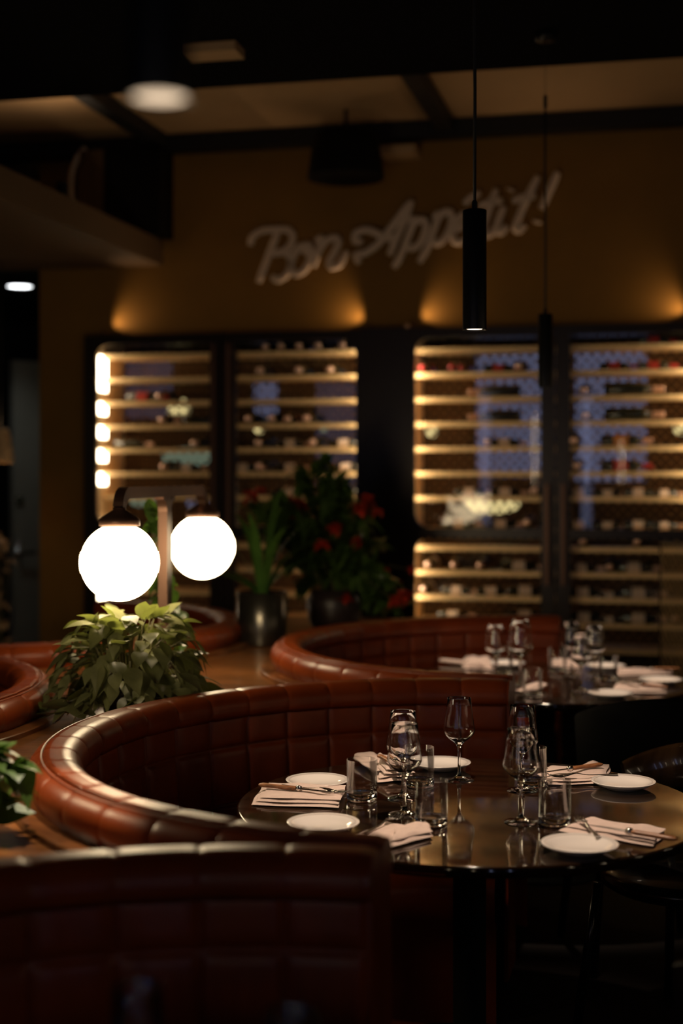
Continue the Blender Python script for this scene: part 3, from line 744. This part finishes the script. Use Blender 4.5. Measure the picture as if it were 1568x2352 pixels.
heads = [(575,1140,.06),(598,1128,.04),(660,1150,.05),(688,1160,.06),(675,1185,.04),(740,1250,.05),(845,1150,.06),(865,1175,.04),(825,1165,.05),(800,1215,.05),(820,1240,.04),(750,1255,.04),(790,1370,.05),(835,1330,.05),(905,1372,.05),(925,1358,.05),(885,1310,.03),(940,1305,.03),(915,1345,.04),(770,1210,.05),(640,1245,.03),(810,1290,.05)]
for (px, py, r_) in heads:
    c = apx(px, py, rnd(-.22,.06)); b = MB(); r_ *= 1.1
    for k in range(16):
        d_ = Vector((rnd(-1,1), rnd(-1,1), rnd(-.6,1))).normalized(); heart(b, d_*r_*.1, d_, Vector((rnd(-1,1),rnd(-1,1),1)), r_*.8, r_*.28, fold=.8)
    fl = b.build('flower_head', M['red'], t, c)
    s2 = MB(); s2.tube([(0,0,0), tuple((Vector((0,0,.2))-c)*.5+Vector((0,0,.08))), tuple(Vector((0,0,.2))-c)], .002, 4); s2.build('flower_stem', M['stem'], fl)
# little candle glass on the ledge
cp = on_z(806, 1403, .83)

# ------------------------------------------------------------------ tables
def table(X, Y, label, R=.59):
    t = thing('round_table', label, 'table', W(X, Y, 0), 0, 'round dining tables in the booths')
    q = MB(); q.lathe([(1e-4,.722),(R-.012,.722),(R,.728),(R,.745),(R-.004,.75),(R-.006,.75),(R-.03,.75),(1e-4,.75)],96); q.build('table_top', M['table'], t)
    q = MB(); q.lathe([(1e-4,.0),(.28,0),(.28,.012),(.05,.03),(.042,.05),(.042,.70),(.14,.722)],32); q.build('pedestal', M['black'], t); return t
T1 = (.325,3.61); T2 = (.825,5.78); T0 = (-.16,1.55)
table(*T1, 'near dark polished round table laid for five'); table(*T2, 'far dark polished round table by the black chair'); table(*T0, 'nearest round table just below the frame')
ZT = .7503
# ------------------------------------------------------------------ glassware
def wine_glass():
    t = thing('wine_glass', '-', 'wine glass', (0,0,0), 0, 'wine glasses on the tables')
    o = [(.0401,.0012),(.0396,.0022),(.030,.0042),(.016,.0075),(.0075,.013),(.0045,.024),(.0036,.05),(.0036,.075),(.0046,.088),(.0085,.098),(.018,.1065),(.030,.115),(.0395,.1255),(.0430,.1335),(.0432,.139),(.0415,.152),(.0385,.172),(.0350,.197),(.0325,.2245)]
    i = [(.0322,.2252),(.0317,.2245),(.0341,.197),(.0376,.172),(.0406,.152),(.0422,.139),(.0419,.1340),(.0385,.1265),(.029,.1165),(.017,.1095),(.006,.104),(1e-4,.1035)]
    bt = [(1e-4,.0004),(.0395,.0002)]
    q = MB(); q.lathe(bt+o[:11]+[(.0065,.1005),(1e-4,.1015)], 48); q.build('stem_and_foot', M['glass'], t)
    q = MB(); q.lathe(o[10:]+i[:-2]+[(.0100,.1070)], 48); q.build('bowl', M['bowl'], t); return t
def tumbler():
    t = thing('tumbler', '-', 'tumbler', (0,0,0), 0, 'water tumblers on the tables')
    q = MB(); q.lathe([(1e-4,.0004),(.034,.0002),(.0385,.003),(.0392,.008),(.0393,.019),(.0375,.0195),(.033,.0165),(.02,.0145),(1e-4,.0142)],48); q.build('thick_base', M['glass'], t)
    q = MB(); q.lathe([(.0393,.0195),(.0395,.1045),(.0388,.1055),(.0381,.1045),(.0375,.0200)],48); q.build('wall', M['thin'], t); return t
def plate():
    t = thing('side_plate', '-', 'plate', (0,0,0), 0, 'white side plates on the tables')
    q = MB(); q.lathe([(1e-4,.0045),(.040,.0035),(.044,.0002),(.048,.0002),(.052,.0035),(.070,.010),(.0835,.0175),(.0855,.0200),(.0845,.0208),(.072,.0175),(.060,.0120),(.050,.0072),(1e-4,.0068)],64); q.build('china_body', M['china'], t)
    q = MB(); q.lathe([(.0760,.0190),(.0768,.0192)],64); q.build('rim_line', M['chinaline'], t); return t
def place(src, px, py, z, label, first, rz=0, sc=None, zz=None):
    p = on_z(px, py, z); p.z = zz if zz is not None else ZT
    if first: src.location = p; src['label'] = label; src.rotation_euler = (0,0,rz); return src
    return dup(src, p, rz=rz, label=label, scale=sc)
wg, tb, plt = wine_glass(), tumbler(), plate()
G1 = [(1054,1792,'wine glass standing alone at the back of the near table'),(925,1834,'left pair on the near table, the wine glass behind'),(929,1872,'left pair on the near table, the wine glass in front'),(1199,1816,'right pair on the near table, the wine glass behind'),(1196,1889,'right pair on the near table, the wine glass in front')]
for i, (px, py, l) in enumerate(G1): place(wg, px, py, .75, l, i == 0)
G2 = [(1137,1562,'wine glass farthest left on the far table'),(1194,1576,'tallest wine glass, second from left on the far table'),(1312,1553,'wine glass behind the others at the right of the far table'),(1365,1563,'wine glass farthest right on the far table'),(1334,1588,'wine glass in front of the right trio, far table')]
for i, (px, py, l) in enumerate(G2): place(wg, px, py, .75, l, False, sc=1.16 if i == 1 else 1.0)
K1 = [(831,1838,'tumbler on the near table right of the folded napkin'),(963,1806,'tumbler behind the left pair of wine glasses, near table'),(990,1893,'tumbler at the front centre of the near table'),(1222,1806,'tumbler behind the right pair of wine glasses, near table'),(1273,1893,'tumbler right of the front wine glass, near table')]
for i, (px, py, l) in enumerate(K1): place(tb, px, py, .75, l, i == 0)
K2 = [(1156,1552,'tumbler by the leftmost wine glass, far table'),(1222,1600,'tumbler at the left front of the far table'),(1280,1545,'tumbler in the middle of the far table'),(1396,1562,'tumbler right of the wine glasses, far table')]
for i, (px, py, l) in enumerate(K2): place(tb, px, py, .75, l, False)
for i, (px, py, l) in enumerate(((316,2265,'blurred tumbler rim low at the bottom left of the photo'),(668,2325,'blurred tumbler rim cut by the bottom edge of the photo'))):
    p = on_z(px, py, .856); p.z = ZT; dup(tb, p, label=l)
P1 = [(729,1790,'plate beyond the folded napkin, near table'),(742,1887,'plate at the front left of the near table'),(1012,1750,'plate at the back behind a tumbler, near table'),(1431,1793,'plate at the right of the near table'),(1331,1936,'plate nearest the camera, near table')]
for i, (px, py, l) in enumerate(P1): place(plt, px, py, .770, l, i == 0)
P2 = [(1401,1590,'plate behind the black chair top, far table'),(1517,1559,'plate at the right end of the far table'),(1160,1521,'plate at the back left of the far table'),(1390,1527,'plate at the back right of the far table')]
for i, (px, py, l) in enumerate(P2): place(plt, px, py, .770, l, False)

# ------------------------------------------------------------------ napkins and cutlery
def cloth_layer(q, outline, z0, th, wav=.0015, seed=0, top=None):
    # rounded edge slab from a quad outline, ruled between edges: outline = 4 corners (x,y)
    a, b, c, d_ = [Vector((x, y, 0)) for x, y in outline]; rs = random.Random(seed); ph = rs.uniform(0,6)
    n, m_ = 26, 16; T_, B_ = [], []
    for i in range(n+1):
        u = i/n; tr, br = [], []
        for j in range(m_+1):
            v_ = j/m_; p = (a*(1-u)+b*u)*(1-v_)+(d_*(1-u)+c*u)*v_
            e = min(1, min(u, 1-u)*n/1.6)**.5*min(1, min(v_, 1-v_)*m_/1.3)**.5
            wv = wav*(sin(9*u+ph)+.7*sin(7*v_+2*ph+4*u)+.5*sin(17*u-5*v_))
            extra = top(u, v_) if top else 0
            p2 = p+Vector((wav*1.5*sin(8*v_+ph), wav*1.5*sin(9*u+ph), 0))
            tr.append((p2.x, p2.y, z0+th*.5+th*.5*e+max(-th*.3, wv)*e+extra)); br.append((p2.x, p2.y, z0+th*.5-th*.5*e+extra*.9))
        T_.append(tr); B_.append(br)
    q.grid(T_); q.grid([r[::-1] for r in B_])
    for (R1, R2) in ((T_[0], B_[0]), (T_[-1], B_[-1]), ([r[0] for r in T_],[r[0] for r in B_]), ([r[-1] for r in T_],[r[-1] for r in B_])): q.grid([R1, R2])
def napkin(px_out, label, layers, seed=1, th=.0065, wav=.0012, top=None, grp='rose beige napkins on the tables'):
    P = [on_z(px, py, .757) for px, py in px_out]; c = sum(P, Vector())/4; c.z = ZT
    t = thing('napkin', label, 'napkin', c, 0, grp); q = MB(); z = .0004
    for k, (sx, sy, dx, dy) in enumerate(layers):
        o_ = [((p.x-c.x)*sx+dx, (p.y-c.y)*sy+dy) for p in P]
        cloth_layer(q, o_, z, th, wav, seed+k, top if k == len(layers)-1 else None); z += th*1.02
    q.build('folded_cloth', M['linen'], t); return t, c.z+z
def fork(label, loc, rz, tilt=0, curve=1):
    t = thing('fork', label, 'fork', loc, 0, 'forks on the napkins'); t.rotation_euler = (0, tilt, rz)
    q = MB(); rows = []
    N = 22
    for i in range(N+1):
        u = i/N; x = -.105+.148*u; wd = .0065-.0042*min(1, u/.75) if u < .78 else .0025+.0095*min(1, (u-.78)/.15)**.8
        z = .004+.006*exp(-((u-.80)/.16)**2)-.002*u
        rows.append([(x, wd, z+.0007), (x, 0, z+.0016), (x, -wd, z+.0007), (x, -wd*.9, z-.0006), (x, 0, z-.001), (x, wd*.9, z-.0006)])
    q.grid(rows, closed=True); q.add(rows[0], [tuple(range(6))]); q.add(rows[-1], [tuple(range(5,-1,-1))]); q.build('handle', M['steel'], t)
    for k in range(4):
        y = -.0105+.007*k; q = MB(); q.tube([(.042,y,.0035),(.055,y*1.02,.0010),(.072,y,.0025),(.088,y,.0085)], [.0019,.0017,.0015,.0007], 6); q.build('tine', M['steel'], t)
    return t
def knife(label, loc, rz, tilt=0):
    t = thing('steak_knife', label, 'knife', loc, 0, 'wooden handled knives on the napkins'); t.rotation_euler = (0, tilt, rz)
    q = MB(); rows = []
    for i in range(13):
        u = i/12; x = -.11+.11*u; wd = .0105-.003*sin(pi*u*.9)+.001*u; e = .6 if i in (0,12) else 1
        rows.append([(x, wd*e*cos(2*pi*k/12), .0062+.0055*e*sin(2*pi*k/12)) for k in range(12)])
    q.grid(rows, closed=True); q.add(rows[0], [tuple(range(12))]); q.add(rows[-1], [tuple(range(11,-1,-1))]); q.build('wooden_handle', M['handlew'], t)
    q = MB(); q.lathe([(1e-4,-.001),(.008,-.001),(.0085,.006),(.006,.013),(1e-4,.013)],14,Matrix.Translation((0,0,.0062))@Matrix.Rotation(pi/2,4,'Y')); q.build('bolster', M['steel'], t)
    q = MB(); N = 14; rows = []
    for i in range(N+1):
        u = i/N; x = .012+.105*u; y0 = -.008*(1-.1*u)+(.014*u**4); y1 = .0065-.002*u
        rows.append([(x, y0, .0062), (x, (y0+y1)/2, .0069), (x, y1, .0072), (x, y1, .0052), (x, (y0+y1)/2, .0055)])
    q.grid(rows, closed=True); q.build('blade', M['steel'], t); return t
def hd(px0, py0, px1, py1, z=.77):
    a, b = on_z(px0,py0,z), on_z(px1,py1,z); return atan2(b.y-a.y, b.x-a.x), (a+b)/2
# near table -- folded rectangle, left
_, zt1 = napkin([(575,1846),(776,1852),(792,1812),(600,1806)], 'neatly folded stack of napkin at the left rim of the near table', [(1,1,0,0),(.95,.93,.004,.006),(.92,.86,.012,.014)], 3)
r, c = hd(588,1814,700,1826); c = on_z(682,1816,.772); knife('wooden handled knife on the folded napkin, near table left', Vector((c.x, c.y, zt1+.0006)), r+pi*0)
r, c = hd(700,1812,790,1822); c = on_z(700,1816,.772); fork('fork on the folded napkin, near table left', Vector((c.x+.03, c.y+.012, zt1+.0006)), r)
# rolled napkin behind tumbler
def roll(px0, py0, px1, py1, r0, r1, label, seed=0):
    a, b = on_z(px0,py0,.75), on_z(px1,py1,.75); c = (a+b)/2; c.z = ZT
    t = thing('napkin', label, 'napkin', c, 0, 'rose beige napkins on the tables'); q = MB(); d_ = (b-a); L_ = d_.xy.length; d_.z = 0; d_.normalize(); s_ = Vector((-d_.y, d_.x, 0)); rows = []
    rs = random.Random(seed); N, K = 20, 44
    for i in range(N+1):
        u = i/N; R_ = r0+(r1-r0)*u; row = []
        for k in range(K):
            th = -2*pi*1.7*k/(K-1); rr2 = R_*(1-.5*k/(K-1))*(1+.10*sin(5*th+6*u+seed)+.06*sin(11*u+seed))
            p = d_*(-L_/2+L_*u)+s_*(rr2*cos(th)*1.9); row.append((p.x, p.y, R_*.72+.002+rr2*sin(th)*.62))
        rows.append(row)
    q.grid(rows); q.build('rolled_cloth', M['linen'], t)
    return t, c
# crumpled fan shaped napkin
napkin([(868,1795),(950,1790),(918,1752),(850,1748)], 'fan folded napkin behind the tumbler, near table centre left', [(1,1,0,0),(.95,.9,.004,.003),(.9,.85,.006,.006),(.82,.8,.008,.01)], 5, .0085, .003)
roll(842,1752,880,1786,.024,.015,'rolled end of a napkin bulging behind the tumbler, near table',2)
r, c = hd(905,1768,868,1748,.79); knife('wooden handled knife on the fan folded napkin, near table', Vector((c.x+.02, c.y, ZT+.041)), r+pi, .0)
r, c = hd(890,1760,940,1778,.79); fork('fork leaning on the fan folded napkin, near table', Vector((c.x+.02, c.y-.01, ZT+.042)), r+2.6)
# front napkin with fork
_, z3 = napkin([(790,1925),(900,1934),(955,1898),(890,1884)], 'napkin spread flat at the near table front, upper fold', [(1,1,0,0)], 9, .006, .001)
_, z3b = napkin([(892,1945),(994,1918),(982,1890),(905,1912)], 'napkin edge folded double at the near table front, lower fold', [(1,1,0,0),(.96,.85,0,.006)], 11, .009, .0015)
r, c = hd(868,1912,925,1886,.765); fork('fork tines up on the front napkin, near table', on_z(922,1884,ZT)-Vector((cos(r),sin(r),0))*.088+Vector((0,0,z3-ZT+.002)), r, -.03)
# right back napkin
_, z4 = napkin([(1256,1800),(1395,1797),(1400,1758),(1250,1765)], 'flat folded napkin at the back right of the near table', [(1,1,0,0),(.95,.95,.0,.004)], 13, .0065, .0022, lambda u,v_: .012*exp(-((u-.72)/.12)**2)*exp(-((v_-1)/.3)**2))
roll(1246,1786,1272,1800,.010,.008,'small curled napkin corner at the back right of the near table',5)
r, c = hd(1376,1760,1290,1772,.77); c = on_z(1312,1770,.77); knife('wooden handled knife on the back right napkin, near table', Vector((c.x, c.y, z4+.006)), r)
r, c = hd(1390,1775,1275,1778,.77); fork('fork beside the knife on the back right napkin, near table', Vector((c.x, c.y-.03, z4+.004)), r)
# right front napkin
_, z5 = napkin([(1282,1905),(1500,1940),(1530,1908),(1345,1880)], 'long tapering napkin at the front right of the near table', [(1,1,0,0),(.94,.8,.004,.012)], 17, .0065, .0022)
r, c = hd(1330,1880,1365,1915,.77); fork('fork with tines toward the back on the front right napkin', Vector((c.x, c.y, z5+.004)), r+pi, .0)
r, c = hd(1400,1905,1500,1922,.77); knife('wooden handled knife on the front right napkin, near table', Vector((c.x, c.y, z5+.003)), r+pi)
# far table napkins
roll(1016,1524,1118,1534,.018,.012,'long rolled napkin at the back left of the far table',4)
napkin([(1060,1534),(1130,1536),(1128,1516),(1062,1514)], 'loosely folded napkin at the back left of the far table', [(1,1,0,0),(.9,.9,0,0),(.8,.8,0,0)], 21, .009, .003)
roll(1190,1600,1238,1583,.016,.022,'rolled napkin at the left front of the far table',7)
napkin([(1270,1532),(1340,1534),(1335,1516),(1265,1516)], 'folded napkin in the middle of the far table', [(1,1,0,0),(.9,.9,0,0)], 23, .009, .002)
_, z6 = napkin([(1420,1550),(1545,1546),(1540,1535),(1415,1538)], 'narrow folded napkin at the far right rim of the far table', [(1,1,0,0),(.96,.8,0,0)], 25, .008, .0015)
_, z7 = napkin([(1400,1590),(1535,1590),(1520,1572),(1418,1568)], 'folded napkin beside the plate at the right of the far table', [(1,1,0,0),(.94,.85,0,0)], 27, .007, .002)
r, c = hd(1430,1572,1520,1582,.765); knife('wooden handled knife on the napkin at the right of the far table', Vector((c.x, c.y, z7+.002)), r+pi)
r, c = hd(1415,1566,1460,1580,.765); fork('fork on the napkin at the right of the far table', Vector((c.x, c.y, z7+.003)), r+pi)
r, c = hd(1470,1540,1530,1541,.765); knife('wooden handled knife on the narrow napkin, far table', Vector((c.x, c.y, z6+.002)), r+pi)
# ------------------------------------------------------------------ chairs
def chair(X, Y, face, label, back='chair', ztop=.80, zlow=.60, rad=.25):
    t = thing('bentwood_chair', label, 'chair', W(X, Y, 0), face, 'black chairs at the open side of the booths')
    q = MB(); rows = []
    for (z, e) in ((zlow,.0),(zlow+.03,.012),(ztop-.03,.012),(ztop,.0)):
        pass
    N = 28
    for i in range(N+1):
        a = radians(-78+156*i/N); r_ = rad; dip = (1-cos(a))*.10
        zt_, zl_ = ztop-dip*.9, zlow-dip*.2
        def pp(r2, z): return (-r2*cos(a)*.9, r2*sin(a), z)
        rows.append([pp(r_-.012,zl_), pp(r_-.006,(zl_+zt_)/2), pp(r_+.004,zt_-.01), pp(r_+.012,zt_), pp(r_+.020,zt_-.01), pp(r_+.010,(zl_+zt_)/2), pp(r_+.002,zl_)])
    q.grid(rows, closed=True); q.build('backrest', M[back], t)
    q = MB(); q.lathe([(1e-4,.42),(.20,.42),(.225,.435),(.225,.455),(.20,.47),(1e-4,.475)],36); q.build('seat', M['chair'], t)
    for k, (x, y) in enumerate(((-.17,.17),(-.17,-.17),(.16,.17),(.16,-.17))):
        q = MB(); top_ = (x*.9,y*.9,.425) if x > 0 else (x*1.12,y*1.12,zlow+.03)
        q.tube([(x*1.25,y*1.25,0),(x,y,.425)]+([top_] if x < 0 else []), .014, 8); q.build('leg', M['chair'], t)
    return t
def facing(X, Y, TX, TY): d_ = W(TX,TY)-W(X,Y); return atan2(d_.y, d_.x)
chair(.96, 4.02, facing(.96,4.02,.25,3.45), 'chair with glossy curved wooden back at the right of the near table', 'chairw', .80, .66)
chair(.985, 4.72, facing(.985,4.72,.88,5.8), 'black chair standing with its back to the near table', 'chairb', .875, .5, .215)
chair(.80, 2.66, facing(.80,2.66,.40,3.5), 'dark chair in front of the near table, bottom right', 'chair', .80, .5)
# ------------------------------------------------------------------ brass mesh screen at the right edge
a, b = at_Y(1515,1200,7.2), at_Y(1640,1200,6.6)
t = thing('mesh_screen', 'brass wire mesh screen at the right edge of the photo', 'screen', (a.x,a.y,0), atan2(b.y-a.y,b.x-a.x))
q = MB(); L_ = (b-a).xy.length+.3; q.box(-.0,.005,-.005,.005,0,1.25); q.box(L_,L_+.012,-.012,.012,0,1.25); q.box(0,L_,-.012,.012,1.25,1.255); q.build('frame', M['chair'], t)
q = MB(); x = -1.25
while x < L_:
    for sg_ in (1,-1):
        xa, xb = (x,x+1.25) if sg_ == 1 else (x+1.25,x)
        s1, s2 = sorted(((.012-xa)/(xb-xa)*1.25, (L_-xa)/(xb-xa)*1.25)); za, zb = max(0,s1), min(1.25,s2)
        if zb-za > .02: q.tube([(xa+(xb-xa)*za/1.25,.003*sg_,za),(xa+(xb-xa)*zb/1.25,.003*sg_,zb)], .0022, 4, False)
    x += .06
q.build('wire_mesh', M['gold'], t)
# ------------------------------------------------------------------ far left passage
p = at_Y(2,1062,8.3); t = thing('wicker_lamp', 'wicker lamp shade at the left edge beyond the booths', 'lamp', p)
q = MB(); q.lathe([(.075,0),(.07,.06),(.055,.16),(.04,.20),(.038,.2),(.053,.16),(.068,.06),(.073,0)],28); q.build('lamp_shade', M['wicker'], t)
q = MB(); q.tube([(0,0,.19),(0,0,2.84-p.z)],.004,6); q.tube([(-.04,0,.2),(.04,0,.2)],.003,5); q.build('cord', M['cord'], t)
point('bulb', t, (0,0,.09), 1.2, (1,.7,.4), .02)
p = at_Y(-6,1490,8.2); t = thing('dried_bouquet', 'tall vase of dried flowers at the left edge of the photo', 'plant', (p.x,p.y,0))
q = MB(); q.lathe([(1e-4,.0),(.09,0),(.12,.2),(.10,.42),(.05,.5),(.045,.5),(1e-4,.46)],28); q.build('vase', M['ceramic'], t)
s2 = MB()
for i in range(26):
    q = MB()
    a_ = rnd(0,2*pi); z = rnd(.62,1.32); r_ = rnd(.02,.11); c_ = Vector((r_*cos(a_), r_*sin(a_), z)); s2.tube([(0,0,.47), tuple(c_*.7+Vector((0,0,.15))), tuple(c_)], .002, 4)
    for k in range(9):
        d_ = Vector((rnd(-1,1), rnd(-1,1), rnd(-.6,1))).normalized(); heart(q, c_, d_, Vector((0,0,1)), .05, .018)
    q.build('bloom', M['dried'], t)
s2.build('stems', M['stem'], t)
